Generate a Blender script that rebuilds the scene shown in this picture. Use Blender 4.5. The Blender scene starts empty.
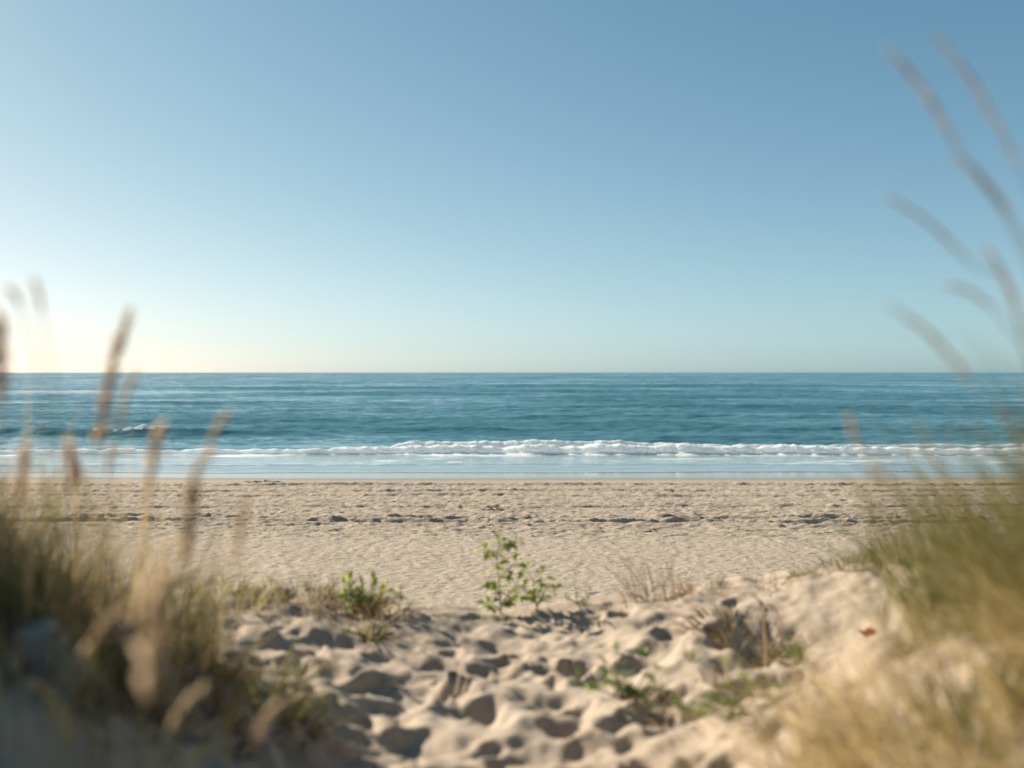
import bpy, math, random
import numpy as np
from mathutils import Vector

random.seed(7)
RNG = np.random.default_rng(11)
SC = bpy.context.scene
COL = SC.collection

# ------------------------------------------------------------------ camera
CAM_Z = 4.5            # eye height above the sea
F_PX = 995.6           # 35 mm lens on a 36 mm sensor, 1024 px wide
HOR = 372.5            # picture row of the sea horizon
cd = bpy.data.cameras.new('camera')
cd.lens = 35.0
cd.sensor_width = 36.0
cd.shift_y = -(384 - HOR) / 1024.0
cd.clip_start = 0.02
cd.clip_end = 120000
cd.dof.use_dof = True
cd.dof.focus_distance = 18.0
cd.dof.aperture_fstop = 1.0
cam = bpy.data.objects.new('camera', cd)
cam.location = (0, 0, CAM_Z)
cam.rotation_euler = (math.radians(90), 0, 0)
COL.objects.link(cam)
SC.camera = cam

# ------------------------------------------------------------------ light
SUN_AZ = math.radians(-58)      # from +Y (out to sea), negative = left
SUN_EL = math.radians(30)
wd = bpy.data.worlds.new('World')
SC.world = wd
wd.use_nodes = True
wn = wd.node_tree.nodes
sky = wn.new('ShaderNodeTexSky')
sky.sky_type = 'NISHITA'
sky.sun_disc = False
sky.sun_elevation = SUN_EL
sky.sun_rotation = SUN_AZ
sky.altitude = 0
sky.air_density = 0.6
sky.dust_density = 0.5
sky.ozone_density = 2.0
tn = wn.new('ShaderNodeMix')       # slight white-balance of the sky
tn.data_type = 'RGBA'
tn.blend_type = 'MULTIPLY'
tn.inputs[0].default_value = 1.0
tn.inputs[7].default_value = (0.526, 1.204, 1.679, 1)
hs = wn.new('ShaderNodeHueSaturation')
hs.inputs['Saturation'].default_value = 0.60
sp = wn.new('ShaderNodeSeparateColor')
cb = wn.new('ShaderNodeCombineColor')
wd.node_tree.links.new(sky.outputs[0], hs.inputs['Color'])
wd.node_tree.links.new(hs.outputs[0], sp.inputs[0])
for _c, _g in enumerate((1.30, 0.90, 0.70)):     # film response of each channel
    pw = wn.new('ShaderNodeMath')
    pw.operation = 'POWER'
    pw.inputs[1].default_value = _g
    wd.node_tree.links.new(sp.outputs[_c], pw.inputs[0])
    wd.node_tree.links.new(pw.outputs[0], cb.inputs[_c])
wd.node_tree.links.new(cb.outputs[0], tn.inputs[6])
wd.node_tree.links.new(tn.outputs[2], wn['Background'].inputs[0])
wn['Background'].inputs[1].default_value = 0.05

sd = bpy.data.lights.new('sun', 'SUN')
sd.energy = 4.9
sd.angle = math.radians(0.6)
sd.color = (1.0, 0.90, 0.76)
sun = bpy.data.objects.new('sun', sd)
svec = Vector((math.sin(SUN_AZ) * math.cos(SUN_EL), math.cos(SUN_AZ) * math.cos(SUN_EL), math.sin(SUN_EL)))
sun.rotation_euler = svec.to_track_quat('Z', 'Y').to_euler()
sun.location = (-20, 10, 30)
COL.objects.link(sun)

SC.view_settings.view_transform = 'Standard'
SC.view_settings.look = 'None'
SC.view_settings.exposure = 1.25
SC.view_settings.gamma = 1.0
SC.view_settings.use_curve_mapping = False
SC.cycles.use_denoising = True
SC.cycles.max_bounces = 6
SC.cycles.caustics_reflective = False
SC.cycles.caustics_refractive = False
SC.cycles.sample_clamp_indirect = 4.0

# ------------------------------------------------------------------ noise
_P = np.random.default_rng(3).permutation(512)


def perlin(x, y, seed=0):
    x = np.asarray(x, float) + seed * 17.31
    y = np.asarray(y, float) + seed * 9.77
    xi = np.floor(x).astype(np.int64)
    yi = np.floor(y).astype(np.int64)
    xf = x - xi
    yf = y - yi
    u = xf * xf * xf * (xf * (xf * 6 - 15) + 10)
    v = yf * yf * yf * (yf * (yf * 6 - 15) + 10)

    def g(ix, iy, dx, dy):
        a = _P[(_P[ix & 511] + iy) & 511] * (2 * math.pi / 512)
        return np.cos(a) * dx + np.sin(a) * dy
    n00 = g(xi, yi, xf, yf)
    n10 = g(xi + 1, yi, xf - 1, yf)
    n01 = g(xi, yi + 1, xf, yf - 1)
    n11 = g(xi + 1, yi + 1, xf - 1, yf - 1)
    return ((n00 * (1 - u) + n10 * u) * (1 - v) + (n01 * (1 - u) + n11 * u) * v) * 1.45


def fbm(x, y, octaves=4, seed=0, gain=0.5):
    s = 0
    a = 1.0
    f = 1.0
    for k in range(octaves):
        s = s + a * perlin(x * f, y * f, seed + k * 5)
        a *= gain
        f *= 2.03
    return s


def sst(a, b, x):
    t = np.clip((x - a) / (b - a), 0, 1)
    return t * t * (3 - 2 * t)


def graded(fine0, fine1, step, lo, hi, growth=1.12):
    mid = list(np.arange(fine0, fine1 + step * .5, step))
    s = step
    left = []
    p = fine0
    while p > lo:
        s *= growth
        p -= s
        left.append(p)
    s = step
    right = []
    p = mid[-1]
    while p < hi:
        s *= growth
        p += s
        right.append(p)
    return np.array(left[::-1] + mid + right)


# ------------------------------------------------------------------ mesh helpers
def link_mesh(name, verts, faces, mat, parent=None, smooth=False, attr=None):
    me = bpy.data.meshes.new(name)
    verts = np.asarray(verts, np.float32)
    if isinstance(faces, np.ndarray):
        n, k = faces.shape
        me.vertices.add(len(verts))
        me.vertices.foreach_set('co', verts.ravel())
        me.loops.add(n * k)
        me.loops.foreach_set('vertex_index', faces.astype(np.int32).ravel())
        me.polygons.add(n)
        me.polygons.foreach_set('loop_start', np.arange(0, n * k, k, dtype=np.int32))
        me.update(calc_edges=True)
    else:
        me.from_pydata([tuple(map(float, v)) for v in verts], [], faces)
        me.update()
    if smooth:
        me.polygons.foreach_set('use_smooth', np.ones(len(me.polygons), dtype=bool))
    if attr is not None:
        at = me.attributes.new('tint', 'FLOAT', 'POINT')
        at.data.foreach_set('value', np.asarray(attr, np.float32))
    me.materials.append(mat)
    o = bpy.data.objects.new(name, me)
    COL.objects.link(o)
    if parent is not None:
        o.parent = parent
    return o


def grid_faces(nr, nc):
    i = np.arange(nr * nc).reshape(nr, nc)
    return np.stack([i[:-1, :-1], i[:-1, 1:], i[1:, 1:], i[1:, :-1]], -1).reshape(-1, 4)


def sheet(name, X, Y, Z, mat, attr=None):
    nr, nc = X.shape
    v = np.stack([X, Y, Z], -1).reshape(-1, 3)
    return link_mesh(name, v, grid_faces(nr, nc), mat, smooth=True,
                     attr=None if attr is None else attr.ravel())


def thing(name, label, cat, loc, group=None):
    o = bpy.data.objects.new(name, None)
    COL.objects.link(o)
    o.location = loc
    o.empty_display_size = 0.05
    tag(o, label, cat, group)
    return o


def tag(o, label=None, cat=None, group=None, kind=None):
    if label:
        o['label'] = label
    if cat:
        o['category'] = cat
    if group:
        o['group'] = group
    if kind:
        o['kind'] = kind
    return o


class MB:
    def __init__(self):
        self.v, self.f, self.a, self.n = [], [], [], 0

    def add(self, v, f, a):
        self.v.append(np.asarray(v, float).reshape(-1, 3))
        self.f.append(np.asarray(f, np.int64).reshape(-1, 4) + self.n)
        m = len(self.v[-1])
        self.a.append(np.full(m, a, float) if np.isscalar(a) else np.asarray(a, float).ravel())
        self.n += m

    def build(self, name, mat, parent=None, origin=(0, 0, 0), smooth=False):
        v = np.concatenate(self.v) - np.asarray(origin, float)
        return link_mesh(name, v, np.concatenate(self.f), mat, parent, smooth, np.concatenate(self.a))


def unit(v):
    return v / np.maximum(np.linalg.norm(v, axis=-1, keepdims=True), 1e-9)


def add_blades(mb, roots, dirs, length, width, droop, tint, seg=5, bendside=None):
    """tapering, bending leaf blades: one curved ribbon with a creased midrib each"""
    n = len(roots)
    dirs = unit(np.asarray(dirs, float))
    length = np.broadcast_to(length, n)
    width = np.broadcast_to(width, n)
    droop = np.broadcast_to(droop, n)
    t = np.linspace(0, 1, seg + 1)
    yaw = RNG.uniform(0, 2 * math.pi, n)
    hz = dirs.copy()
    hz[:, 2] = 0
    hz = unit(hz + 1e-4 * np.stack([np.cos(yaw), np.sin(yaw), 0 * yaw], -1))
    L = length[:, None, None]
    T = t[None, :, None]
    d = droop[:, None, None]
    p = roots[:, None, :] + dirs[:, None, :] * L * T + hz[:, None, :] * (d * L * T ** 2 * .55) - np.array([0, 0, 1.]) * (d * L * T ** 2.4 * .75)
    side = np.stack([np.cos(yaw), np.sin(yaw), np.zeros(n)], -1)
    side = unit(side - dirs * (side * dirs).sum(-1, keepdims=True))
    fwd = np.cross(side, dirs)
    w = (width[:, None] * (1 - t[None, :] ** 1.7) * (.65 + .6 * np.sqrt(np.minimum(t[None, :] * 4, 1)) * .6))[:, :, None] + .00025
    lft = p - side[:, None, :] * w * .5 + fwd[:, None, :] * w * .18
    rgt = p + side[:, None, :] * w * .5 + fwd[:, None, :] * w * .18
    V = np.stack([lft, p, rgt], 2).reshape(n, -1, 3)          # (n, (seg+1)*3)
    base = np.arange(n)[:, None, None] * (3 * (seg + 1))
    k = np.arange(seg)[None, :, None] * 3
    q = []
    for c in (0, 1):
        q.append(np.stack([base + k + c, base + k + c + 1, base + k + 3 + c + 1, base + k + 3 + c], -1).reshape(-1, 4))
    tt = np.repeat(np.asarray(tint)[:, None], 3 * (seg + 1), 1) + np.repeat(t[None, :], 3, 1).reshape(1, -1) * .14
    mb.add(V.reshape(-1, 3), np.concatenate(q), tt.ravel())


def add_tube(mb, pts, rad, tint, n=6):
    pts = np.asarray(pts, float)
    m = len(pts)
    rad = np.broadcast_to(rad, m)
    tan = unit(np.gradient(pts, axis=0))
    ref = np.array([0.31, 0.9, 0.2])
    u = unit(np.cross(tan, ref))
    v = np.cross(tan, u)
    a = np.arange(n) * 2 * math.pi / n
    ring = pts[:, None, :] + rad[:, None, None] * (np.cos(a)[None, :, None] * u[:, None, :] + np.sin(a)[None, :, None] * v[:, None, :])
    i = np.arange(m * n).reshape(m, n)
    j = np.roll(i, -1, 1)
    f = np.stack([i[:-1], j[:-1], j[1:], i[1:]], -1).reshape(-1, 4)
    mb.add(ring.reshape(-1, 3), f, tint)


def smooth_path(ctrl, n=14):
    """Catmull-Rom through the control points"""
    c = np.asarray(ctrl, float)
    c = np.vstack([2 * c[0] - c[1], c, 2 * c[-1] - c[-2]])
    out = []
    for i in range(1, len(c) - 2):
        for s in np.linspace(0, 1, n, endpoint=False):
            a, b, d, e = c[i - 1], c[i], c[i + 1], c[i + 2]
            out.append(.5 * (2 * b + (d - a) * s + (2 * a - 5 * b + 4 * d - e) * s * s + (3 * b - a - 3 * d + e) * s ** 3))
    out.append(c[-2])
    return np.array(out)


# ------------------------------------------------------------------ material helpers
def new_mat(name):
    m = bpy.data.materials.new(name)
    m.use_nodes = True
    nt = m.node_tree
    return m, nt, nt.nodes['Principled BSDF'], nt.nodes['Material Output']


def N(nt, typ, **kw):
    n = nt.nodes.new(typ)
    for k, v in kw.items():
        if k in ('scale', 'detail', 'rough', 'dist'):
            n.inputs[{'scale': 'Scale', 'detail': 'Detail', 'rough': 'Roughness', 'dist': 'Distortion'}[k]].default_value = v
        else:
            setattr(n, k, v)
    return n


def ramp(nt, stops):
    r = nt.nodes.new('ShaderNodeValToRGB')
    e = r.color_ramp.elements
    e[0].position, e[0].color = stops[0][0], (*stops[0][1], 1)
    e[1].position, e[1].color = stops[-1][0], (*stops[-1][1], 1)
    for p, c in stops[1:-1]:
        x = e.new(p)
        x.color = (*c, 1)
    return r


def world_coord(nt, scale=(1, 1, 1)):
    g = nt.nodes.new('ShaderNodeNewGeometry')
    mp = nt.nodes.new('ShaderNodeMapping')
    mp.inputs['Scale'].default_value = scale
    nt.links.new(g.outputs['Position'], mp.inputs['Vector'])
    return mp.outputs[0]


def leaf_mat(name, stops, transl=.35, rough=.5):
    m, nt, p, out = new_mat(name)
    at = nt.nodes.new('ShaderNodeAttribute')
    at.attribute_name = 'tint'
    r = ramp(nt, stops)
    nt.links.new(at.outputs['Fac'], r.inputs[0])
    nz = N(nt, 'ShaderNodeTexNoise', scale=35.0, detail=3.0)
    nt.links.new(world_coord(nt), nz.inputs['Vector'])
    mx = N(nt, 'ShaderNodeMix', data_type='RGBA', blend_type='MULTIPLY')
    mx.inputs[0].default_value = .25
    nt.links.new(r.outputs[0], mx.inputs[6])
    nt.links.new(nz.outputs['Fac'], mx.inputs[7])
    col = mx.outputs[2]
    nt.links.new(col, p.inputs['Base Color'])
    p.inputs['Roughness'].default_value = rough
    p.inputs['Specular IOR Level'].default_value = .3
    tr = nt.nodes.new('ShaderNodeBsdfTranslucent')
    nt.links.new(col, tr.inputs['Color'])
    ms = nt.nodes.new('ShaderNodeMixShader')
    ms.inputs[0].default_value = transl
    nt.links.new(p.outputs[0], ms.inputs[1])
    nt.links.new(tr.outputs[0], ms.inputs[2])
    nt.links.new(ms.outputs[0], out.inputs[0])
    return m


M_GREEN = leaf_mat('marram_blade', [(0, (.060, .085, .018)), (.3, (.12, .14, .032)), (.55, (.22, .20, .06)), (.8, (.40, .31, .13)), (1, (.55, .43, .21))], .42)
M_BROWN = leaf_mat('marram_brown_blade', [(0, (.045, .055, .015)), (.3, (.11, .12, .03)), (.55, (.22, .18, .065)), (.8, (.40, .29, .14)), (1, (.56, .42, .23))], .38)  # darker, browner marram blades, mixed with straw
M_GOLD = leaf_mat('dry_blade', [(0, (.12, .12, .03)), (.25, (.26, .20, .07)), (.6, (.50, .37, .16)), (1, (.68, .53, .29))], .5)
M_DRY = leaf_mat('dead_litter', [(0, (.07, .045, .025)), (.4, (.17, .10, .05)), (.75, (.33, .22, .11)), (1, (.48, .36, .21))], .2, .8)
M_HEAD = leaf_mat('seed_head_straw', [(0, (.32, .21, .13)), (.5, (.54, .39, .24)), (1, (.72, .58, .40))], .6, .8)
M_STEM = leaf_mat('stalk_straw', [(0, (.12, .13, .04)), (.5, (.30, .24, .10)), (1, (.46, .34, .18))], .15, .6)
M_LEAF = leaf_mat('seedling_leaf', [(0, (.06, .11, .02)), (.4, (.14, .21, .035)), (.75, (.27, .33, .06)), (1, (.45, .48, .12))], .5, .4)
M_TWIG = leaf_mat('seedling_stem', [(0, (.07, .045, .025)), (.5, (.13, .10, .04)), (1, (.22, .22, .07))], .05, .6)
M_RED = leaf_mat('red_leaf', [(0, (.28, .035, .02)), (.6, (.45, .07, .035)), (1, (.5, .16, .06))], .3, .5)
M_CREAM = leaf_mat('cream_floret', [(0, (.55, .45, .25)), (1, (.8, .72, .5))], .4, .7)


def sand_mat(name, c0, c1, c2, grain=260.0, bump=.25, wet=False):
    m, nt, p, out = new_mat(name)
    co = world_coord(nt)
    n1 = N(nt, 'ShaderNodeTexNoise', scale=1.1, detail=5.0, rough=.6)
    n2 = N(nt, 'ShaderNodeTexNoise', scale=grain, detail=2.0, rough=.7)
    n3 = N(nt, 'ShaderNodeTexNoise', scale=22.0, detail=4.0, rough=.65)
    for n in (n1, n2, n3):
        nt.links.new(co, n.inputs['Vector'])
    r1 = ramp(nt, [(.3, c0), (.52, c1), (.75, c2)])
    mixf = N(nt, 'ShaderNodeMath', operation='MULTIPLY_ADD')
    mixf.inputs[1].default_value = .45
    nt.links.new(n3.outputs['Fac'], mixf.inputs[0])
    sc = N(nt, 'ShaderNodeMath', operation='MULTIPLY')
    sc.inputs[1].default_value = .55
    nt.links.new(n1.outputs['Fac'], sc.inputs[0])
    nt.links.new(sc.outputs[0], mixf.inputs[2])
    nt.links.new(mixf.outputs[0], r1.inputs[0])
    gr = ramp(nt, [(.30, (.72, .68, .64)), (.5, (1, 1, 1)), (.72, (1.12, 1.1, 1.06))])
    nt.links.new(n2.outputs['Fac'], gr.inputs[0])
    mx = N(nt, 'ShaderNodeMix', data_type='RGBA', blend_type='MULTIPLY')
    mx.inputs[0].default_value = 1.0
    nt.links.new(r1.outputs[0], mx.inputs[6])
    nt.links.new(gr.outputs[0], mx.inputs[7])
    col = mx.outputs[2]
    p.inputs['Roughness'].default_value = .95
    p.inputs['Specular IOR Level'].default_value = .15
    if wet:     # the 'tint' attribute holds how wet the sand is
        at = nt.nodes.new('ShaderNodeAttribute')
        at.attribute_name = 'tint'
        mw = N(nt, 'ShaderNodeMix', data_type='RGBA', blend_type='MULTIPLY')
        nt.links.new(at.outputs['Fac'], mw.inputs[0])
        nt.links.new(col, mw.inputs[6])
        mw.inputs[7].default_value = (.55, .54, .54, 1)
        col = mw.outputs[2]
        rr = N(nt, 'ShaderNodeMapRange')
        rr.inputs['To Min'].default_value = .95
        rr.inputs['To Max'].default_value = .08
        nt.links.new(at.outputs['Fac'], rr.inputs['Value'])
        nt.links.new(rr.outputs[0], p.inputs['Roughness'])
        rs = N(nt, 'ShaderNodeMapRange')
        rs.inputs['To Min'].default_value = .1
        rs.inputs['To Max'].default_value = .5
        nt.links.new(at.outputs['Fac'], rs.inputs['Value'])
        nt.links.new(rs.outputs[0], p.inputs['Specular IOR Level'])
    nt.links.new(col, p.inputs['Base Color'])
    b = N(nt, 'ShaderNodeBump')
    b.inputs['Strength'].default_value = bump
    b.inputs['Distance'].default_value = .01
    nt.links.new(n3.outputs['Fac'], b.inputs['Height'])
    if wet:
        n3.inputs['Scale'].default_value = 7.0
        nt.links.new(world_coord(nt, (.8, 1.5, 1)), n3.inputs['Vector'])
        b.inputs['Distance'].default_value = .07
        iv = N(nt, 'ShaderNodeMath', operation='MULTIPLY_ADD')
        nt.links.new(at.outputs['Fac'], iv.inputs[0])
        iv.inputs[1].default_value = -bump
        iv.inputs[2].default_value = bump
        nt.links.new(iv.outputs[0], b.inputs['Strength'])
    nt.links.new(b.outputs[0], p.inputs['Normal'])
    return m


M_DUNE = sand_mat('dune_sand', (.275, .22, .166), (.33, .27, .208), (.385, .322, .254))
M_BEACH = sand_mat('beach_sand', (.275, .228, .176), (.32, .27, .212), (.365, .312, .25), grain=60.0, bump=.8, wet=True)

# ------------------------------------------------------------------ dune shape
CREST_PX = np.array([-400, 0, 100, 200, 300, 400, 500, 600, 680, 720, 760, 830, 900, 1024, 1400])
CREST_PY = np.array([560, 568, 572, 578, 590, 602, 608, 601, 594, 588, 580, 560, 552, 540, 530])
LIP = 6.1
_cx = (CREST_PX - 512) / F_PX * LIP
_cz = CAM_Z - (CREST_PY - HOR) / F_PX * LIP


def beach_base(x, y):
    return np.clip(.62 * (45.0 - y) / 26.8, -1.5, .75)


FOOT = []
for _k in range(290):
    fx = random.uniform(-1.6, 1.35)
    fy = random.uniform(2.6, 5.9)
    far = 1 - .55 * (fy > 5.2)
    FOOT.append((fx, fy, random.uniform(.05, .13), random.uniform(.025, .068) * far, random.uniform(-2.2, -.6), random.uniform(1.1, 2.2)))
for _k in range(45):
    FOOT.append((random.uniform(-2.6, 3.2), random.uniform(2.2, 6.2), random.uniform(.06, .12), random.uniform(.015, .035), random.uniform(-2.2, -.6), random.uniform(1.0, 1.8)))


def dune_shape(x, y):
    """large form of the dune top, without footprints"""
    x = np.asarray(x, float)
    y = np.asarray(y, float)
    c = np.interp(x, _cx, _cz)
    t = sst(2.0, 3.7, y)
    z = 3.45 * (1 - t) + c * t
    z = z + .42 * sst(.45, 1.25, -x + .1 * perlin(x * 2, y * 2, 3)) * (1 - sst(3.1, 4.6, y))
    z = z + .50 * sst(1.45, 2.3, -x) * sst(1.0, 2.0, y) * (1 - sst(3.5, 4.9, y))
    z = z + .46 * sst(.45, 1.30, x + .1 * perlin(x * 2, y * 2, 4)) * (1 - sst(2.9, 4.4, y))
    z = z + .055 * fbm(x * 3.1, y * 3.1, 3, 17) * sst(.5, .9, -x) * (1 - sst(3.6, 4.4, y))
    u = -x - .53 * y - .12
    z = z + .36 * sst(.1, .7, u) * (1 - sst(4.1, 5.0, y)) * sst(.8, 2.0, y)  # out-of-view left ridge, raised to keep the sun off the near sand
    # added dune out of view, left and behind, blocking skylight from the shaded sand
    z = z + 3.0 * sst(1.7, 4.6, -x) * (1 - sst(.4, 2.5, y))
    z = z + .05 * np.exp(-(((x - 1.20) / .24) ** 2 + ((y - 5.28) / .26) ** 2))
    # a wind-scooped hollow at the foot of the right bank, and a gentle trough along the path
    hx = np.where(x < 1.42, (x - 1.42) / .34, (x - 1.42) / .62)
    hq = hx ** 2 + ((y - 5.05) / .46) ** 2
    z = z - .22 * np.exp(-np.where(x < 1.42, hq ** 1.8, hq ** 1.1))
    z = z - .05 * np.exp(-((x - .1) / .8) ** 2) * sst(3.0, 4, y) * (1 - sst(5.2, 6.0, y))
    lip = LIP + .22 * perlin(x * .9, 0 * x, 8) + .07 * perlin(x * 4, 0 * x, 9)
    over = np.maximum(y - lip, 0)
    fall = .78 * (np.sqrt(over ** 2 + .08 ** 2) - .08)
    z = z - fall
    z = z + .045 * perlin(x * 1.1, y * 1.1, 1) + .03 * perlin(x * 2.6, y * 2.6, 2)
    return z


def dune_z(x, y, detail=True):
    x = np.asarray(x, float)
    y = np.asarray(y, float)
    z = dune_shape(x, y)
    if not detail:
        return z
    d = np.zeros_like(z)
    wx = x + .05 * perlin(x * 7, y * 7, 21) + .015 * perlin(x * 19, y * 19, 23)
    wy = y + .05 * perlin(x * 7, y * 7, 22) + .015 * perlin(x * 19, y * 19, 24)
    for fx, fy, r, dep, a, el in FOOT:
        m = (np.abs(x - fx) < .45) & (np.abs(y - fy) < .45)
        if not m.any():
            continue
        dx = wx[m] - fx
        dy = wy[m] - fy
        ca, sa = math.cos(a), math.sin(a)
        q = np.sqrt(((ca * dx + sa * dy) / r) ** 2 + ((-sa * dx + ca * dy) / (r * el)) ** 2)
        prof = -dep * (1 - sst(.15, 1.05, q)) + dep * .28 * np.exp(-((q - 1.35) / .40) ** 2)
        d[m] = np.where(prof < 0, np.minimum(d[m], prof), d[m] + prof * .8)
    z = z + np.clip(d, -.12, .09)
    amp = .017 + .009 * sst(1.0, 1.5, x) * (y > 4.4) + .009 * perlin(x * .8, y * .8, 31)
    z = z + amp * fbm(x * 5.0, y * 5.0, 3, 12, .5) + .0050 * fbm(x * 22, y * 22, 3, 13)
    return z


def gz(x, y):
    return float(dune_z(np.array([x]), np.array([y]))[0])


gx = graded(-3.6, 3.6, .018, -40, 40, 1.10)
gy = graded(2.0, 7.2, .018, -25, 14.0, 1.10)
GX, GY = np.meshgrid(gx, gy)
o = sheet('dune', GX, GY, dune_z(GX, GY), M_DUNE)
tag(o, 'trampled pale sand dune in front of the beach', None, None, 'structure')

# ------------------------------------------------------------------ beach
bx = graded(-24, 24, .05, -600, 600, 1.15)
by = np.concatenate([np.arange(8, 17, .25), np.arange(17, 33, .04), np.arange(33, 47, .06), np.arange(47.1, 60, .6)])
BX, BY = np.meshgrid(bx, by)


def beach_z(x, y):
    z = beach_base(x, y)
    near = 1 - sst(23.0, 25.5, y)
    mid = sst(22.5, 25.5, y) * (1 - sst(38.3, 40.2, y + .5 * perlin(x * .15, 0 * x, 40)))
    tr = sst(30, 33, y)
    lump = fbm(x * 1.1 + .5 * y, y * 2.3, 4, 50, .62)
    lump2 = fbm(x * 2.4 + .6 * y, y * 5.2, 3, 58, .6)
    pat = .55 + .45 * perlin(x * .35, y * .5, 44)
    z = z + mid * (.040 * lump * (1 - .30 * tr) + .036 * lump2 + .020 * fbm(x * 3.4 + 2 * y, y * 9, 2, 67)) * (.65 + .5 * pat)
    z = z + near * (.012 * fbm(x * 3.5, y * 2.2, 3, 63) + .016 * fbm(x * 6, y * 7, 2, 64))
    speck = perlin(x * 2.3, y * 2.6, 71)
    z = z - near * .05 * np.clip(speck - .52, 0, 1) * (.5 + pat)
    # long wheel and berm ledges that run along the beach
    for y0, amp, wob, slope, sd_, br in ((27.3, .07, .30, -.012, 80, .25), (27.95, .045, .35, -.012, 81, .55), (26.6, .02, .3, -.01, 85, .6),
                                         (31.0, .03, .5, .012, 82, .75), (34.4, .03, .5, -.008, 83, .6), (36.2, .035, .4, .006, 84, .45), (38.6, .045, .6, .004, 86, .5)):
        yy = y0 + slope * x + wob * perlin(x * .13, 0 * x, sd_) + .10 * perlin(x * .9, 0 * x, sd_ + 1)
        on = np.clip(.85 + perlin(x * .22, 0 * x, sd_ + 2) / br * .4, .5, 1)
        dd = y - yy
        # crest with a steep face to landward (towards the dune) and a shallow back
        ridge = np.where(dd < 0, np.exp(-(dd / .075) ** 2), np.exp(-(dd / .6) ** 2))
        dip = -.6 * np.exp(-((dd + .22) / .16) ** 2)
        z = z + 1.5 * amp * on * (ridge + dip) * (1 + .10 * lump2)
    return z


wet = sst(39.6, 42.4, BY + .5 * perlin(BX * .08, 0 * BX, 90))
o = sheet('beach', BX, BY, beach_z(BX, BY), M_BEACH, wet)
tag(o, 'flat trampled sand beach running down to the wet edge', None, None, 'structure')

# ------------------------------------------------------------------ sea


def water_mat(name, base, rough, bumps, bias=0.0):
    m, nt, p, out = new_mat(name)
    p.inputs['Base Color'].default_value = (*base, 1)
    p.inputs['Roughness'].default_value = rough
    p.inputs['IOR'].default_value = 1.33
    # slopes of the small waves: noise vectors tilt the surface normal
    g = nt.nodes.new('ShaderNodeNewGeometry')
    ba = N(nt, 'ShaderNodeVectorMath', operation='ADD')
    nt.links.new(g.outputs['Normal'], ba.inputs[0])
    ba.inputs[1].default_value = (0, bias, 0)       # the sides of the waves turned to the shore
    acc = ba.outputs[0]
    for sc, anis, wgt in bumps:
        n = N(nt, 'ShaderNodeTexNoise', scale=sc, detail=3.0, rough=.6)
        nt.links.new(world_coord(nt, anis), n.inputs['Vector'])
        sb = N(nt, 'ShaderNodeVectorMath', operation='SUBTRACT')
        nt.links.new(n.outputs['Color'], sb.inputs[0])
        sb.inputs[1].default_value = (.5, .5, .5)
        mu = N(nt, 'ShaderNodeVectorMath', operation='MULTIPLY_ADD')
        nt.links.new(sb.outputs[0], mu.inputs[0])
        mu.inputs[1].default_value = (wgt * .6, wgt, 0)
        nt.links.new(acc, mu.inputs[2])
        acc = mu.outputs[0]
    nm = N(nt, 'ShaderNodeVectorMath', operation='NORMALIZE')
    nt.links.new(acc, nm.inputs[0])
    nt.links.new(nm.outputs[0], p.inputs['Normal'])
    return m, nt, p, out


M_SEA, _, _, _ = water_mat('sea_water', (.055, .15, .178), .10, [(.25, (.3, 1, 1), .5), (1.1, (.35, 1, 1), .55), (5.0, (.6, 1, 1), .45), (.05, (.3, 1, 1), .6)], -.14)

ty = [46.0]
while ty[-1] < 130:
    ty.append(ty[-1] + .10 + (ty[-1] - 46) * .003)
while ty[-1] < 60000:
    ty.append(ty[-1] * 1.013)
ty = np.array(ty)
tx = np.linspace(-1.5, 1.5, 1500)
SX = tx[None, :] * (ty[:, None] + 15)
SY = np.repeat(ty[:, None], len(tx), 1)


def swell(x, y):
    fade = sst(56, 66, y)
    z = np.zeros_like(x)
    for y0, amp, w, x0, hw, sd_ in ((71, .50, 1.6, -35, 15, 101), (84, .40, 2.2, 4, 11, 102), (90, .34, 2.2, -25, 13, 103), (98, .42, 2.6, 22, 17, 104),
                                    (112, .45, 3.0, -10, 18, 105), (125, .50, 3.2, 34, 22, 106), (140, .45, 3.5, -34, 26, 107), (150, .5, 3.8, 8, 24, 108),
                                    (175, .6, 4.5, 40, 32, 109), (195, .6, 5, -24, 36, 110), (225, .7, 6, 30, 44, 111), (265, .8, 7, -54, 50, 112), (310, .9, 8, 45, 60, 113),
                                    (67, .22, 1.5, 25, 20, 114), (76, .30, 1.8, 25, 12, 115), (78, .26, 1.8, -10, 10, 116)):
        yy = y0 + 1.3 * perlin(x * .05, 0 * x, sd_)
        d = y - yy
        win = np.exp(-((x - x0) / (hw * 1.25)) ** 4)
        z += 1.05 * amp * win * np.where(d < 0, np.exp(-(d / (w * .7)) ** 2), np.exp(-(d / (w * 1.7)) ** 2))
    g = sst(60, 200, y)
    z += fade * (.10 * fbm(x / 9, y / 2.4, 3, 120) + .08 * fbm(x / 2.0, y / .9, 2, 125)) * (1 - sst(300, 900, y))
    z += g * .15 * fbm(x / 34, y / 11, 3, 130) * (1 - sst(900, 2500, y))
    z += sst(250, 700, y) * .5 * perlin(x / 120, y / 36, 133) * (1 - sst(2000, 5000, y))
    # water heaped up behind the breaker
    z += .22 * np.exp(-((y - 56.5) / 2.2) ** 2)
    z -= .5 * (1 - sst(53.2, 55.0, y))
    return z


o = sheet('sea', SX, SY, swell(SX, SY), M_SEA)
tag(o, 'blue green sea with low swells out to the horizon', None, None, 'structure')

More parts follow.
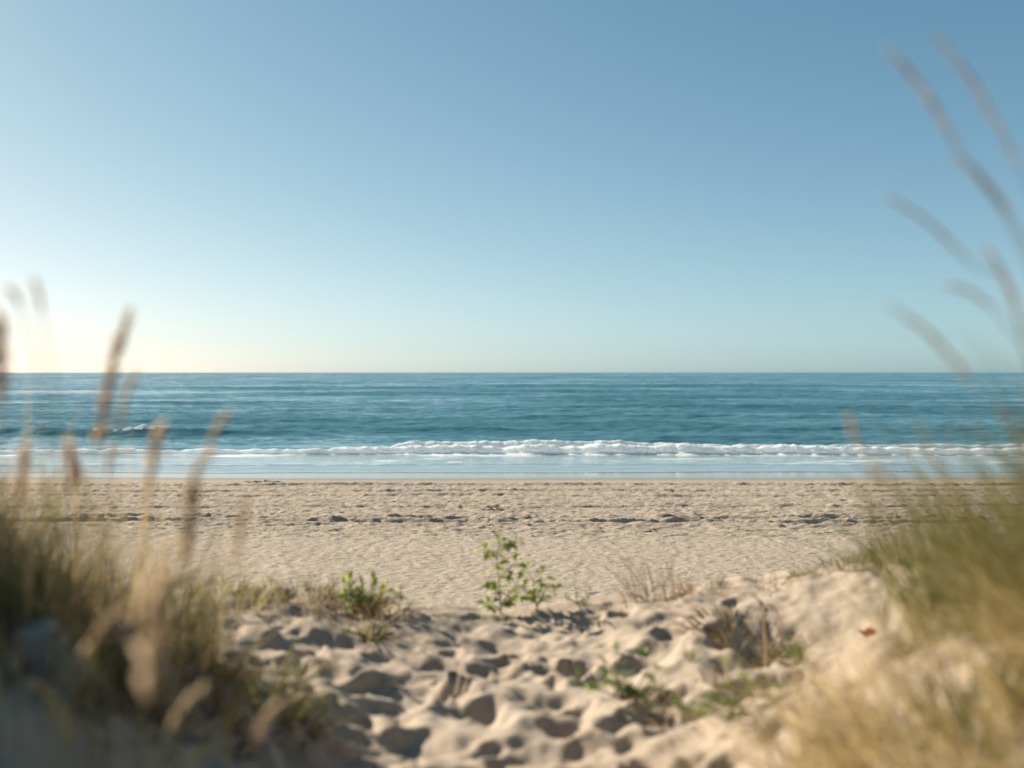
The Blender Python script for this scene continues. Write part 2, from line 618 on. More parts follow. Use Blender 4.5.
# thin wash running up the sand
M_WASH, nt, p, out = water_mat('wash_water', (.20, .25, .26), .10, [(1.2, (.4, 1, 1), .06), (6, (.5, 1, 1), .05)])
fo = N(nt, 'ShaderNodeTexNoise', scale=.55, detail=7.0, rough=.68, dist=.6)
nt.links.new(world_coord(nt, (.30, 1, 1)), fo.inputs['Vector'])
at = nt.nodes.new('ShaderNodeAttribute')
at.attribute_name = 'tint'
ad = N(nt, 'ShaderNodeMath', operation='ADD')
nt.links.new(fo.outputs['Fac'], ad.inputs[0])
nt.links.new(at.outputs['Fac'], ad.inputs[1])
fr = ramp(nt, [(.50, (0, 0, 0)), (.62, (1, 1, 1))])
nt.links.new(ad.outputs[0], fr.inputs[0])
mc = N(nt, 'ShaderNodeMix', data_type='RGBA')
nt.links.new(fr.outputs[0], mc.inputs[0])
mc.inputs[6].default_value = (.20, .26, .27, 1)
mc.inputs[7].default_value = (.52, .59, .62, 1)
nt.links.new(mc.outputs[2], p.inputs['Base Color'])
rr = N(nt, 'ShaderNodeMapRange')
rr.inputs['To Min'].default_value = .10
rr.inputs['To Max'].default_value = .7
nt.links.new(fr.outputs[0], rr.inputs['Value'])
nt.links.new(rr.outputs[0], p.inputs['Roughness'])

wx = graded(-40, 40, .12, -400, 400, 1.2)
wv = np.linspace(0, 1, 150)
edge = 44.7 + .7 * perlin(wx * .06, 0 * wx, 140) + .22 * perlin(wx * .3, 0 * wx, 141) + .06 * perlin(wx * 1.2, 0 * wx, 142)
WX = np.repeat(wx[None, :], 150, 0)
WY = edge[None, :] + wv[:, None] * (55.5 - edge[None, :])
front = 47.6 + .45 * perlin(WX * .07, 0 * WX, 150) + .25 * perlin(WX * .35, 0 * WX, 151)
WZ = np.maximum(beach_base(WX, WY), 0) + .012 + .06 * sst(0, 3, WY - edge) + .012 * fbm(WX / 1.5, WY / .6, 3, 143) * sst(0, 1.5, WY - edge)
# a low lip of foam where the last wave runs out
lipn = np.exp(-((WY - front) / .22) ** 2)
WZ = WZ + .05 * lipn * (.7 + .6 * perlin(WX * 1.3, WY * 2, 152))
foamy = sst(-.1, .5, WY - front) * .05 - .16 * (1 - sst(-.15, .1, WY - front)) + .14 * lipn + .12 * sst(52, 54, WY) - .10
foamy = np.where(WY - edge < .12, .02, foamy)
o = sheet('shallow_wash', WX, WY, WZ, M_WASH, foamy)
tag(o, 'thin wash of shallow foamy water sliding up the sand', None, None, 'structure')

# ------------------------------------------------------------------ breaking waves
M_FOAM, nt, p, out = new_mat('surf_foam')
p.inputs['Roughness'].default_value = .8
p.inputs['Specular IOR Level'].default_value = .2
fn = N(nt, 'ShaderNodeTexNoise', scale=3.0, detail=6.0, rough=.7)
nt.links.new(world_coord(nt, (.7, 1, 1)), fn.inputs['Vector'])
fr = ramp(nt, [(.25, (.55, .66, .69)), (.38, (.90, .92, .92)), (.7, (.96, .96, .95))])
nt.links.new(fn.outputs['Fac'], fr.inputs[0])
nt.links.new(fr.outputs[0], p.inputs['Base Color'])
b = N(nt, 'ShaderNodeBump')
b.inputs['Strength'].default_value = .6
b.inputs['Distance'].default_value = .08
nt.links.new(fn.outputs['Fac'], b.inputs['Height'])
nt.links.new(b.outputs[0], p.inputs['Normal'])
tr = nt.nodes.new('ShaderNodeBsdfTranslucent')     # airy foam lets the low sun through
nt.links.new(fr.outputs[0], tr.inputs['Color'])
ms = nt.nodes.new('ShaderNodeMixShader')
ms.inputs[0].default_value = .5
nt.links.new(p.outputs[0], ms.inputs[1])
nt.links.new(tr.outputs[0], ms.inputs[2])
nt.links.new(ms.outputs[0], out.inputs[0])


def breaker(name, x0, x1, step, yfun, hfun, lump, seed, reach=1.0, base=0.0):
    xs = np.arange(x0, x1, step)
    # cross-section, sea side to shore side: (forward, up)
    prof = smooth_path([(2.2, 0, -.25), (1.5, 0, .12), (.7, 0, .62), (.2, 0, .93), (-.12, 0, 1.0), (-.48, 0, .88), (-.72, 0, .60), (-.86, 0, .34), (-1.15, 0, .16), (-1.6, 0, .03), (-1.9, 0, -.2)], 5)
    nv = len(prof)
    XX = np.repeat(xs[None, :], nv, 0)
    u = np.arange(nv)[:, None] / nv
    H = hfun(xs)[None, :]
    arc = u * 5.0 + 0 * XX
    nz = fbm(XX * .9, arc * 1.2, 2, seed) * .5 + fbm(XX * 2.6, arc * 3.2, 3, seed + 9, .6) * .65
    puff = np.abs(fbm(XX * 1.7, arc * 2.0, 3, seed + 20, .6))
    L = lump * np.clip(H, .15, 1)
    YY = yfun(xs)[None, :] + prof[:, 0:1] * np.clip(H, .25, 1.2) * reach + nz * L * .9 - puff * L * .5
    ZZ = (base(xs)[None, :] if callable(base) else base) + prof[:, 2:3] * H + nz * L * .55 + puff * L * .4 * (prof[:, 2:3] > .05)
    XX = XX + .5 * L * fbm(XX * 1.9, arc * 2.2, 2, seed + 40)
    return sheet(name, XX, YY, ZZ, M_FOAM)


def h_main(x):
    h = .36 + .24 * sst(-12, -4, x) + .06 * perlin(x * .12, 0 * x, 160) - .10 * sst(10, 26, x)
    return h * (.86 + .22 * perlin(x * .5, 0 * x, 161) + .14 * perlin(x * 1.6, 0 * x, 162))


o = breaker('breaking_wave', -75, 75, .06, lambda x: 53.9 + .5 * perlin(x * .05, 0 * x, 163) + .22 * perlin(x * .4, 0 * x, 164), h_main, .15, 170)
tag(o, 'long white line of foam where the nearest wave breaks along the shore', None, None, 'structure')


def h_back(x):
    return (.52 * sst(-8.2, -5.5, x) * (1 - .45 * sst(4, 12, x)) + .02) * (.9 + .16 * perlin(x * .6, 0 * x, 180) + .10 * perlin(x * 1.9, 0 * x, 181))


o = breaker('breaking_wave', -8.4, 60, .06, lambda x: 56.6 + .5 * perlin(x * .06, 0 * x, 183) + .2 * perlin(x * .5, 0 * x, 184), h_back, .16, 190, 1.0, lambda x: .12 - .5 * (1 - np.clip(h_back(x) / .25, 0, 1)))
tag(o, 'second foam crest tumbling just behind the long white breaker', None, None, 'structure')


def h_cap(x):
    return (.24 * np.exp(-((x + 26.6) / 1.5) ** 2) + .12 * np.exp(-((x + 29.5) / 1.0) ** 2) + .10 * np.exp(-((x + 33.5) / 1.2) ** 2)) * (.8 + .5 * perlin(x * 1.5, 0 * x, 200)) + .01


def cap_y(x):
    return 70.9 + .3 * perlin(x * .3, 0 * x, 201) + 1.3 * perlin(x * .05, 0 * x, 101)


o = breaker('whitecap', -31.5, -23.3, .06, cap_y, h_cap, .13, 205, .8, lambda x: swell(x, cap_y(x)) - .06 - .4 * (1 - np.clip(h_cap(x) / .12, 0, 1)))
tag(o, 'small whitecap spilling on the dark swell to the far side of the surf', None, None, 'structure')


# ------------------------------------------------------------------ placing on the ground
def at(px, py, d):
    """point at depth d metres that the picture shows at (px, py)"""
    return np.array([(px - 512) / F_PX * d, d, CAM_Z - (py - HOR) / F_PX * d])


def ground_hit(px, py, lo=1.2, hi=9.0):
    for d in np.arange(lo, hi, .02):
        q = at(px, py, d)
        if q[2] <= float(dune_shape(q[0], q[1])):
            return np.array([q[0], q[1], gz(q[0], q[1])])
    return np.array([q[0], q[1], gz(q[0], q[1])])


def on_ground(px, d):
    x = (px - 512) / F_PX * d
    return np.array([x, d, gz(x, d)])


# ------------------------------------------------------------------ grass masses
def mass_blades(n, xr, yr, keep, hl, width, lean, spread, tint, droop=(.1, .5), clump=0.0):
    roots = []
    while len(roots) < n:
        x = RNG.uniform(*xr, 4000)
        y = RNG.uniform(*yr, 4000)
        k = RNG.uniform(0, 1, 4000) < keep(x, y) * (1 if not clump else np.clip(.5 + clump * perlin(x * 3.2, y * 3.2, 301), 0.02, 1))
        roots += list(zip(x[k], y[k]))
    r = np.array(roots[:n])
    z = dune_shape(r[:, 0], r[:, 1]) - .015
    R = np.column_stack([r, z])
    ang = RNG.uniform(0, 2 * math.pi, n)
    s = np.abs(RNG.normal(0, spread, n))
    D = np.stack([np.cos(ang) * s + lean[0], np.sin(ang) * s + lean[1], np.ones(n)], -1)
    L = RNG.uniform(*hl, n) * (.55 + .45 * np.sqrt(RNG.uniform(0, 1, n)))
    pat = .22 * perlin(R[:, 0] * 4.2, R[:, 1] * 4.2, 333) + .12 * perlin(R[:, 0] * 1.4, R[:, 1] * 1.4, 334)
    return R, D, L, RNG.uniform(*width, n), RNG.uniform(*droop, n), np.clip(RNG.normal(*tint, n) + pat, 0, .95)


# left bank of marram
mb = MB()
add_blades(mb, *mass_blades(4600, (-3.6, -.7), (2.5, 4.4), lambda x, y: sst(.80, 1.25, -x - .05 * (y - 3)) * np.exp(-((y - 3.25) / .45) ** 2), (.30, .66), (.003, .007), (.05, .0), .40, (.44, .28), clump=1.0))
add_blades(mb, *mass_blades(3800, (-4.6, -1.7), (1.7, 4.2), lambda x, y: sst(1.75, 2.1, -x), (.22, .46), (.005, .010), (.05, .0), .34, (.32, .22), clump=.5))
add_blades(mb, *mass_blades(1500, (-3.0, -.65), (2.6, 3.8), lambda x, y: sst(.70, 1.2, -x) * np.exp(-((y - 3.0) / .35) ** 2), (.10, .24), (.004, .008), (.0, -.1), .8, (.55, .25), (.3, .9)))
add_blades(mb, *mass_blades(260, (-3.0, -.75), (2.5, 3.6), lambda x, y: sst(.78, 1.15, -x) * np.exp(-((y - 2.95) / .4) ** 2), (.50, .78), (.005, .011), (.12, .0), .16, (.86, .08), (.0, .25)))
o = mb.build('marram_grass', M_BROWN)
tag(o, 'dark green mass of marram grass along the crest of the shaded left bank', None, None, 'stuff')

# right bank, green behind
mb = MB()
add_blades(mb, *mass_blades(4600, (.98, 3.4), (2.3, 3.6), lambda x, y: sst(1.05, 1.6, x) * np.exp(-((y - 2.9) / .45) ** 2), (.30, .78), (.003, .008), (-.20, .0), .42, (.33, .27), clump=1.0))
o = mb.build('marram_grass', M_GREEN)
tag(o, 'sunlit green and straw marram grass crowning the right bank', None, None, 'stuff')

mb = MB()
add_blades(mb, *mass_blades(1000, (1.0, 1.9), (2.0, 2.7), lambda x, y: sst(1.02, 1.35, x), (.55, .92), (.003, .006), (-.25, .0), .28, (.50, .22), clump=.5))
o = mb.build('marram_grass', M_GREEN)
tag(o, 'taller straw and green marram blades at the right border', None, None, 'stuff')

# right, close dry golden grass
mb = MB()
add_blades(mb, *mass_blades(3600, (.36, 1.9), (1.25, 2.6), lambda x, y: sst(.50, .95, x + .10 * (y - 1.8)), (.18, .62), (.003, .007), (-.30, .05), .48, (.57, .34), (.2, .9), clump=1.3))
o = mb.build('dry_grass', M_GOLD)
tag(o, 'soft golden dry grass spilling over the near right bank', None, None, 'stuff')

# fine blades close to the lens on the right, sweeping left
mb = MB()
add_blades(mb, *mass_blades(170, (.42, .95), (.85, 1.35), lambda x, y: sst(.40, .62, x), (.62, 1.0), (.002, .004), (-.30, .05), .14, (.50, .18), (.15, .5)))
o = mb.build('wispy_grass', M_GREEN)
tag(o, 'long wispy blades rising close by in front of the right bank', None, None, 'stuff')


# ------------------------------------------------------------------ seed-head stalks
def stalk(label, d, root, head0, head1, hw, tint=.5, via=None, name='grass_stalk', group='tall grass stalks with seed heads', leaves=2, loose=.5):
    """root = (px, depth offset); head0/head1 = picture points of base and tip of the head at depth d"""
    rx = (root[0] - 512) / F_PX * (d + root[1])
    ry = d + root[1]
    R = np.array([rx, ry, gz(rx, ry) - .01])
    A = at(*head0, d)
    B = at(*head1, d)
    ctrl = [R]
    if via is not None:
        ctrl.append(at(*via, d + root[1] * .4))
    else:
        m = R * .5 + A * .5
        m[0] -= (B[0] - A[0]) * .35
        m[1] += .01
        ctrl.append(m)
    ctrl += [A]
    path = smooth_path(ctrl, 10)
    t = thing(name, label, 'grass stalk', R, group)
    mb = MB()
    add_tube(mb, path, np.linspace(.0022, .0012, len(path)), tint * .8, 6)
    mb.build('stem', M_STEM, t, R, True)
    # seed head: axis with overlapping spikelets
    mb = MB()
    C = (A + B) / 2 + (A - path[-3]) * .2 + np.array([0, 0, .03]) * np.linalg.norm(B - A) * 2.2
    ax = smooth_path([A, C, B], 14)
    ln = np.linalg.norm(B - A)
    s = np.linspace(0, 1, len(ax))
    env = np.sin(np.clip(s * 1.0 + .03, 0, 1) ** .75 * math.pi) ** 1.05
    add_tube(mb, ax, .0012 + hw * .26 * env, tint, 7)
    nsp = int(70 + ln * 500)
    tan = unit(np.gradient(ax, axis=0))
    k = RNG.integers(0, len(ax), nsp)
    k = k[RNG.uniform(0, 1, nsp) < .25 + env[k]]
    ang = RNG.uniform(0, 6.28, len(k))
    u = unit(np.cross(tan[k], np.array([.3, .9, .2])))
    v = np.cross(tan[k], u)
    rad = np.cos(ang)[:, None] * u + np.sin(ang)[:, None] * v
    dirs = tan[k] * RNG.uniform(.9, 1.6, len(k))[:, None] + rad * RNG.uniform(.3, .3 + loose, len(k))[:, None]
    add_blades(mb, ax[k] + rad * (hw * .18 * env[k])[:, None], dirs, RNG.uniform(.6, 1.3, len(k)) * (hw * 1.3 + .003), hw * .45 + .001, 0.1, np.clip(RNG.normal(tint, .15, len(k)), 0, .9), 3)
    mb.build('seed_head', M_HEAD, t, R)
    if leaves:
        for q in range(leaves):
            mb = MB()
            j = int(len(path) * (.12 + .25 * q))
            dr = unit(path[j + 1] - path[j]) + np.array([RNG.uniform(-.35, .35), RNG.uniform(-.2, .3), 0])
            add_blades(mb, path[j][None, :], dr[None, :], RNG.uniform(.22, .38), .005, .5, np.array([.35 + .3 * RNG.uniform()]), 7)
            mb.build('leaf', M_GREEN, t, R)
    return t


# left side
stalk('dark brown seed head at the very edge, cut by the left border', 1.56, (-8, .1), (0, 408), (-1, 318), .0160, .15)
stalk('small tan seed head leaning left against the pale sky', 1.69, (60, .1), (21, 308), (7, 288), .0060, .6, via=(45, 430))
stalk('small upright grey seed head against the pale sky', 1.69, (75, .15), (42, 313), (35, 281), .0060, .5, via=(58, 430))
stalk('tallest left stalk, long brown seed head crossing the sea horizon', 1.88, (92, .1), (97, 446), (129, 312), .0170, .35)
stalk('pale slim stalk whose faint head leans right just behind the tallest left one', 1.88, (112, .2), (118, 430), (136, 375), .0080, .6)
stalk('upright brown seed head whose tip stands in the white surf line', 1.88, (140, .1), (148, 500), (159, 428), .0140, .45)
stalk('faint thin seed head leaning right in front of the dark swell', 2.00, (172, .1), (202, 468), (228, 414), .0080, .7)
stalk('tan seed head leaning right over the wet sand edge', 1.88, (168, .1), (186, 502), (208, 455), .0110, .6)
stalk('broad tan seed head standing before the trampled beach sand', 1.75, (178, .1), (184, 560), (194, 488), .0170, .55)
stalk('lone golden seed head standing clear against the bare beach sand', 2.00, (222, .1), (234, 566), (247, 500), .0110, .75)
stalk('thick tan seed head hanging low over the shaded left sand', 1.15, (146, .05), (149, 700), (158, 578), .0200, .7, leaves=1)
stalk('short tan seed head leaning right, low on the shaded sand', 1.69, (140, .02), (168, 732), (203, 688), .0100, .85, leaves=0)
stalk('golden seed head leaning right beside the low brown weed', 1.69, (232, .02), (250, 748), (284, 700), .0100, .85, leaves=0)
stalk('thin tan stalk lying diagonally over the dark grass roots', 1.62, (60, .05), (82, 655), (132, 606), .0090, .6, leaves=0)
stalk('brown seed head low in the green grass near the left border', 1.88, (18, .1), (18, 505), (26, 450), .0140, .4)
stalk('tan seed head rising from the grass below the whitewater', 1.88, (70, .1), (72, 505), (70, 445), .0130, .5)
stalk('short pale seed head tipped right between tall brown heads', 2.00, (90, .1), (84, 490), (72, 455), .0110, .55)
stalk('reddish brown slim head leaning right at the foot of the surf', 2.00, (104, .1), (106, 480), (113, 447), .0090, .3)
# right side
stalk('long drooping seed head high in the blue sky, leaning left', 1.65, (1150, .0), (960, 150), (888, 50), .0068, 0.70, via=(1040, 300))
stalk('uppermost seed head of all, near the top corner of the sky', 1.65, (1190, .05), (1020, 168), (936, 36), .0057, 0.75, via=(1080, 320))
stalk('second head on the long bent stalk, close to the right border', 1.65, (1160, .1), (1010, 215), (958, 158), .0068, 0.70, via=(1060, 330))
stalk('small dark seed head pointing left in mid sky', 1.65, (1100, .1), (970, 262), (886, 196), .0051, 0.60, via=(1020, 330))
stalk('short tan seed head below the dark one in mid sky', 1.65, (1110, .12), (996, 310), (940, 284), .0051, 0.92, via=(1040, 400))
stalk('broad faint greenish head sweeping left above the horizon', 1.55, (1080, .1), (975, 385), (888, 304), .0068, 0.92, via=(1030, 470))
stalk('pale head close to the right border above the horizon', 1.65, (1120, .1), (1020, 310), (985, 248), .0062, 0.92, via=(1060, 430))
stalk('small tan seed head standing alone in the sea near the right grass', 1.70, (905, .1), (859, 448), (848, 414), .0070, 0.92, via=(876, 510))
stalk('stubby golden head on the beach side of the right grass', 1.60, (940, .1), (893, 492), (872, 462), .0088, 0.92, via=(915, 550))
stalk('thin reddish stalk leaning left over the right surf', 1.70, (985, .1), (946, 487), (917, 424), .0051, 0.60, via=(966, 540))

# ------------------------------------------------------------------ tufts and plants on the lip


def tuft(name, label, cat, base, n, h, spread, mat, tint, width=(.003, .006), r=.06, lean=(0, 0), droop=(.1, .5), part='blades', group=None, litter=0):
    t = thing(name, label, cat, base, group)

    def one(n, h, spread, tint, width, r, lean, droop, mat, part):
        mb = MB()
        a = RNG.uniform(0, 6.28, n)
        q = r * np.sqrt(RNG.uniform(0, 1, n))
        x = base[0] + np.cos(a) * q
        y = base[1] + np.sin(a) * q
        z = dune_z(x, y) - .012
        s = np.abs(RNG.normal(0, spread, n))
        b2 = a + RNG.normal(0, .6, n)
        D = np.stack([np.cos(b2) * s + lean[0], np.sin(b2) * s + lean[1], np.ones(n)], -1)
        add_blades(mb, np.column_stack([x, y, z]), D, RNG.uniform(.45, 1, n) * h, RNG.uniform(*width, n), RNG.uniform(*droop, n), np.clip(RNG.normal(*tint, n), 0, .92), 6)
        mb.build(part, mat, t, base)
    one(n, h, spread, tint, width, r, lean, droop, mat, part)
    if litter:
        one(litter, h * .55, 2.2, (.4, .25), (.004, .010), r * 1.3, (0, 0), (.3, 1.0), M_DRY, 'dead_litter')
    return t


LEAF2 = [(0, 0), (.12, .16), (.30, .20), (.38, .40), (.50, .26), (.66, .36), (.70, .18), (.86, .16), (1.0, 0)]


def add_leaf(mb, pos, d, up, size, tint, wide=1.0):
    d = unit(np.asarray(d, float))
    s = unit(np.cross(d, up))
    nrm = np.cross(s, d)
    spine = []
    L = []
    Rr = []
    for u, w in LEAF2:
        c = pos + d * u * size + nrm * (.10 * math.sin(u * 3.0) - .22 * u * u) * size
        spine.append(c)
        L.append(c + s * w * size * wide + nrm * w * size * .35)
        Rr.append(c - s * w * size * wide + nrm * w * size * .35)
    m = len(LEAF2)
    v = np.array(L + spine + Rr)
    f = []
    for i in range(m - 1):
        f.append((i, i + 1, m + i + 1, m + i))
        f.append((m + i, m + i + 1, 2 * m + i + 1, 2 * m + i))
    mb.add(v, f, tint)


def leafy(name, label, base, stems, leaf, nper, cat='plant', tint=(.5, .22), wide=.8, group=None):
    """stems: lists of control points relative to the base"""
    t = thing(name, label, cat, base, group)
    ms, ml = MB(), MB()
    for st in stems:
        path = smooth_path([base + np.array(p) for p in st], 8)
        add_tube(ms, path, np.linspace(.0045, .0018, len(path)), .45, 6)
        ln = len(path)
        for k in range(nper):
            s = (k + .8) / nper
            j = min(int(s ** .85 * (ln - 1)), ln - 1)
            ang = k * 2.4 + RNG.uniform(-.5, .5)
            out = np.array([math.cos(ang), math.sin(ang), RNG.uniform(-.15, .65)])
            if k == nper - 1:
                out = np.array([RNG.uniform(-.4, .4), RNG.uniform(-.4, .4), .8])
            out = unit(out)
            pet = path[j] + out * leaf * .35
            add_tube(ms, np.array([path[j], pet + np.array([0, 0, .004]), pet + out * .002]), .0013, .8, 4)
            for w in ((0,) if RNG.uniform() < .45 else (-.8, 0, .8)):
                ca, sa = math.cos(w), math.sin(w)
                o2 = np.array([out[0] * ca - out[1] * sa, out[0] * sa + out[1] * ca, out[2] - .25])
                add_leaf(ml, pet, o2, np.array([RNG.normal(0, .35), RNG.normal(-.25, .3), 1.0]), leaf * RNG.uniform(.75, 1.2), float(np.clip(RNG.normal(*tint) + .2 * (s - .5), 0, 1)), wide)
    ms.build('stem', M_TWIG, t, base, True)
    ml.build('foliage', M_LEAF, t, base)
    return t


b = on_ground(501, 5.95)
leafy('seedling', 'tallest bright green leafy seedling standing upright on the dune lip', b,
      [[(0, 0, 0), (-.01, 0, .17), (-.025, .01, .33), (-.012, .0, .43)], [(-.015, 0, .20), (.05, .02, .27), (.085, .03, .29)], [(0, 0, .10), (-.06, -.02, .17), (-.095, -.02, .22)],
       [(-.02, 0, .32), (-.07, .0, .37), (-.105, .0, .36)], [(-.02, 0, .40), (.05, .02, .43), (.085, .0, .42)], [(0, 0, .02), (-.06, -.03, .06), (-.08, -.04, .05)], [(0, 0, .06), (.06, 0, .13), (.1, 0, .19)]], .066, 7, tint=(.86, .2), group='green plants on the dune lip')
b = on_ground(537, 6.0)
leafy('seedling', 'middle green plant, bushy and half as tall, beside the tallest seedling', b,
      [[(0, 0, 0), (-.01, 0, .09), (-.035, 0, .20), (-.085, 0, .24)], [(0, 0, .02), (.05, 0, .12), (.09, 0, .15), (.11, 0, .08)], [(-.01, 0, .05), (-.07, 0, .08), (-.09, 0, .03)], [(0, 0, .05), (.02, 0, .14), (.03, .02, .20)]], .060, 8, tint=(.84, .2), group='green plants on the dune lip')
b = on_ground(577, 6.02)
leafy('seedling', 'smallest of the green lip plants, a low sprig of narrow leaves', b,
      [[(0, 0, 0), (-.005, 0, .07), (-.01, 0, .14)], [(0, 0, .01), (-.05, 0, .04), (-.08, 0, .05)], [(.0, 0, .01), (.06, 0, .05), (.09, 0, .08)]], .032, 6, wide=.45, tint=(.45, .2), group='green plants on the dune lip')

b = on_ground(362, 5.75)
_st = []
for _k in range(15):
    a = _k * 2.4
    q = .05 + .15 * random.random()
    h = random.uniform(.10, .24)
    cx, cy = math.cos(a) * q, math.sin(a) * q * .7
    _st.append([(cx * .3, cy * .3, 0), (cx * .8, cy * .8, h * .5), (cx * 1.15, cy * 1.15, h)])
leafy('shrubby_weed', 'bright green bushy clump among dry straw on the dune lip', b, _st, .058, 8, 'weed', (.6, .25), .6)
b = on_ground(385, 5.6)
tuft('dry_weed', 'pale dry straw spikes at the foot of the bushy green clump', 'weed', b, 60, .24, .6, M_DRY, (.8, .15), (.004, .008), .16, (0, 0), (.1, .5), 'blades')
b = on_ground(298, 5.85)
tuft('dry_weed', 'brown dry weed bank with a few green sprigs left of the bushy clump', 'weed', b, 170, .21, .7, M_BROWN, (.55, .28), (.004, .010), .30, (0, 0), (.1, .6), 'blades', None, 320)
b = on_ground(235, 5.6)
tuft('dry_weed', 'straw and brown tuft at the shaded end of the dune lip', 'weed', b, 160, .27, .5, M_GREEN, (.65, .2), (.003, .008), .25, (0, 0), (.1, .5), 'blades', None, 140)
b = on_ground(345, 5.5)
tuft('dry_weed', 'thin reddish dry stems sticking up beside the bushy green clump', 'weed', b, 34, .42, .35, M_DRY, (.6, .2), (.004, .007), .25, (0, 0), (0, .2), 'twigs')
b = ground_hit(372, 640)
tuft('drooping_weed', 'low weed with drooping green blades and brown heart on open sand', 'weed', b, 40, .20, .9, M_GREEN, (.45, .2), (.008, .016), .05, (.15, 0), (.2, .9), 'blades', None, 50)
b = on_ground(420, 5.8)
tuft('dead_sprig', 'small dark dead sprig on the lip left of the tallest seedling', 'weed', b, 22, .09, 1.0, M_DRY, (.15, .1), (.004, .009), .05, (0, 0), (.2, .7), 'twigs')
b = on_ground(655, 5.95)
tuft('dry_weed', 'sparse reddish dry stems fanning up before the beach sand', 'weed', b, 44, .44, .45, M_DRY, (.55, .2), (.004, .007), .16, (-.15, 0), (0, .3), 'twigs', None, 26)
b = on_ground(700, 5.95)
tuft('dry_weed', 'low straw coloured tuft along the lip right of the dry stems', 'weed', b, 90, .15, .8, M_DRY, (.7, .2), (.003, .007), .18, (0, 0), (.1, .6), 'blades')
b = np.array([1.20, 5.25, gz(1.20, 5.25)])
tuft('broken_clump', 'big brown clump of dead leaves casting a dark shadow into the hollow', 'dead plant', b, 260, .20, 1.3, M_DRY, (.46, .27), (.005, .013), .26, (-.05, 0), (.3, 1.0), 'dead_leaves', None, 0)
tuft('grass_tuft', 'few green and straw blades growing out of the big brown clump', 'grass tuft', np.array([1.22, 5.1, gz(1.22, 5.1)]), 30, .22, .8, M_GREEN, (.5, .25), (.006, .012), .16, (.1, 0), (.2, .8))
for _px, _py, _n, _h, _l in ((692, 728, 55, .18, 'brown scrap of dead stems between the two creeping weeds'), (785, 712, 60, .20, 'straw scrap of dead stems beside the golden grass'), (770, 582, 60, .12, 'low dead scraps on the crest right of the big brown clump'), (585, 622, 26, .10, 'small dead scrap on the sand below the smallest lip plant')):
    tuft('dead_scrap', _l, 'dead plant', ground_hit(_px, _py) if _py > 600 else on_ground(_px, 5.95), _n, _h, 1.6, M_DRY, (.45, .25), (.004, .010), .13, (.1, 0), (.2, .9), 'stems')
# the bent dry reed in front of it
d0 = b[1] - .25
t = thing('bent_reed', 'bent straw reed arching over beside the big brown clump', 'dead plant', on_ground(766, d0))
pth = smooth_path([on_ground(766, d0), at(765, 640, d0), at(763, 612, d0), at(768, 604, d0), at(776, 611, d0), at(782, 628, d0)], 8)
mb = MB()
add_tube(mb, pth, np.linspace(.007, .004, len(pth)), .75, 6)
mb.build('stem', M_HEAD, t, t.location, True)
b = ground_hit(793, 668)
tuft('green_shoots', 'fresh upright green shoots in the shadow of the brown clump', 'grass tuft', b, 30, .22, .12, M_LEAF, (.3, .15), (.006, .010), .04, (.06, 0), (0, .15))
b = ground_hit(690, 668)
tuft('thin_shoot', 'single thin yellowish shoot on the sand in front of the brown clump', 'grass tuft', b, 9, .20, .25, M_GREEN, (.6, .15), (.006, .010), .03, (.05, 0), (0, .3))
b = ground_hit(622, 712)
leafy('creeping_weed', 'low creeping weed with upright green tips on the near sand', b,
      [[(0, 0, .02), (-.02, 0, .11), (-.03, 0, .22)], [(0, 0, .02), (.08, 0, .10), (.11, 0, .19)], [(0, 0, .03), (-.12, -.02, .08), (-.20, -.03, .11)], [(0, 0, .03), (.07, -.05, .07), (.15, -.05, .08)], [(0, 0, .02), (.0, .05, .08), (-.06, .12, .12)]], .058, 7, 'weed', (.4, .2), .55)
b = ground_hit(655, 705)
tuft('dead_runner', 'brown dead runners trailing over the sand between two green weeds', 'dead plant', b, 60, .22, 3.0, M_DRY, (.45, .2), (.004, .009), .09, (.4, 0), (.2, .6), 'twigs')
b = ground_hit(728, 735)
leafy('creeping_weed', 'yellow green creeping weed lying lowest on the near sand', b,
      [[(0, 0, .02), (-.06, 0, .08), (-.13, 0, .13)], [(0, 0, .02), (.08, 0, .09), (.16, .0, .15)], [(0, 0, .02), (.04, .05, .09), (.08, .1, .18)], [(0, 0, .03), (-.11, -.04, .07), (-.19, -.06, .09)], [(0, 0, .02), (.02, 0, .12), (.0, 0, .21)]], .054, 7, 'weed', (.5, .2), .5)
b = ground_hit(735, 690)
tuft('dead_runner', 'straw and brown dead stems heaped above the lowest creeping weed', 'dead plant', b, 70, .18, 2.2, M_DRY, (.5, .25), (.004, .010), .14, (.1, 0), (.2, .8), 'twigs')
b = on_ground(803, 5.95)
tuft('grass_tuft', 'small green tuft at the foot of the right bank edge', 'grass tuft', b, 70, .13, .7, M_GREEN, (.45, .2), (.003, .007), .07, (0, 0), (.1, .5), 'blades', 'tufts along the right bank edge', 20)
b = on_ground(850, 6.0)
tuft('grass_tuft', 'wider green tuft halfway up the right bank edge', 'grass tuft', b, 160, .17, .6, M_GREEN, (.42, .2), (.003, .007), .17, (0, 0), (.1, .5), 'blades', 'tufts along the right bank edge', 40)
b = on_ground(912, 6.0)
tuft('grass_tuft', 'tallest olive tuft at the top of the right bank edge', 'grass tuft', b, 260, .26, .5, M_GREEN, (.45, .2), (.003, .007), .28, (-.1, 0), (.1, .5), 'blades', 'tufts along the right bank edge', 40)
b = ground_hit(268, 700)
tuft('brown_weed', 'dark brown and green weed spreading where shade meets sunlit sand', 'weed', b, 170, .30, .7, M_GREEN, (.5, .28), (.004, .009), .16, (.2, 0), (.2, .8), 'blades', None, 120)
b = ground_hit(975, 730, 1.0)
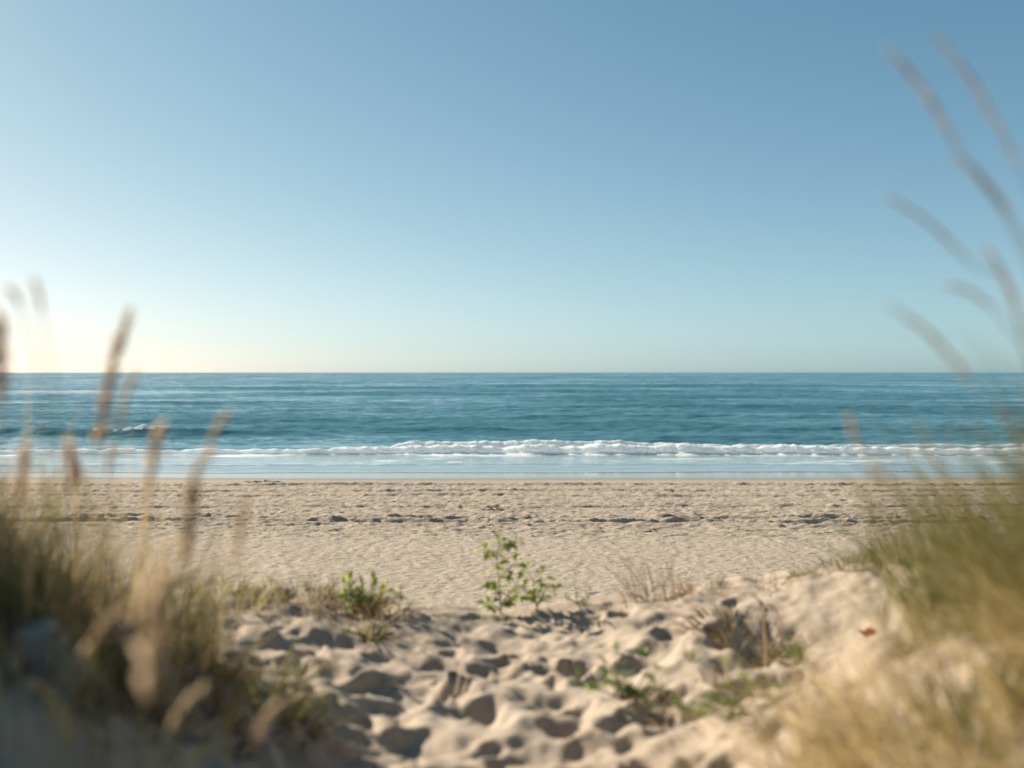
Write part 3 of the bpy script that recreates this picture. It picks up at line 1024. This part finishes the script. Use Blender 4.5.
tuft('green_tuft', 'dark green tuft deep inside the golden grass in the corner', 'grass tuft', b, 110, .22, .45, M_GREEN, (.2, .12), (.005, .010), .12, (0, 0), (.1, .5))
b = ground_hit(150, 655)
tuft('dry_weed', 'dark brown dead tussock at the foot of the left grass', 'weed', b, 320, .26, .8, M_DRY, (.25, .2), (.004, .010), .30, (0, 0), (.2, .8))

b = ground_hit(30, 640)
tuft('dry_weed', 'dark dead tussock under the left grass at the left border', 'weed', b, 320, .26, .8, M_DRY, (.2, .2), (.004, .010), .30, (0, 0), (.2, .8))

for _px, _py, _l in ((55, 690, 'scrap of dry grass on the shaded sand nearest the left border'), (205, 725, 'scrap of dry grass on the shaded sand below the thick hanging head'), (120, 745, 'lowest scrap of dry grass on the shaded sand')):
    b = ground_hit(_px, _py)
    tuft('dry_weed', _l, 'weed', b, 60, .15, 1.3, M_DRY, (.35, .25), (.003, .008), .13, (0, 0), (.2, .9))

# red leaf
b = ground_hit(868, 645)
t = thing('red_leaf', 'small curled red leaf lying at the edge of the golden grass', 'leaf', b)
mb = MB()
add_leaf(mb, b + np.array([-.03, 0, .035]), (1, .1, .2), np.array([0, -.8, .6]), .085, .4, .8)
add_leaf(mb, b + np.array([.0, -.01, .02]), (-.6, .1, .5), np.array([0, -.8, .6]), .06, .6, .8)
mb.build('blade', M_RED, t, b)

# ------------------------------------------------------------------ wrack on the beach


def wrack(label, x, y, n, r, h):
    base = np.array([x, y, float(beach_z(np.array([x]), np.array([y]))[0])])
    t = thing('seaweed_clump', label, 'seaweed', base, 'dark wrack on the beach')
    mb = MB()
    a = RNG.uniform(0, 6.28, n)
    q = r * np.sqrt(RNG.uniform(0, 1, n))
    R = np.column_stack([x + np.cos(a) * q * 1.6, y + np.sin(a) * q * .6, np.full(n, base[2]) + h * np.exp(-(q / r) ** 2 * 3) * RNG.uniform(0, 1, n)])
    D = np.stack([np.cos(a) * 2, np.sin(a), RNG.uniform(-.1, .8, n)], -1)
    add_blades(mb, R, D, RNG.uniform(.08, .3, n), .035, .6, np.clip(RNG.normal(.08, .1, n), 0, .6), 5)
    mb.build('fronds', M_DRY, t, base)


wrack('dark clump of seaweed lying alone in the middle of the beach', -.52, 29.9, 110, .17, .14)
wrack('flat strip of dark seaweed at the top of the wet sand', -9.9, 39.6, 130, .40, .07)
wrack('tiny dark seaweed scrap up the beach from the seaweed clump', 3.6, 25.4, 30, .07, .05)
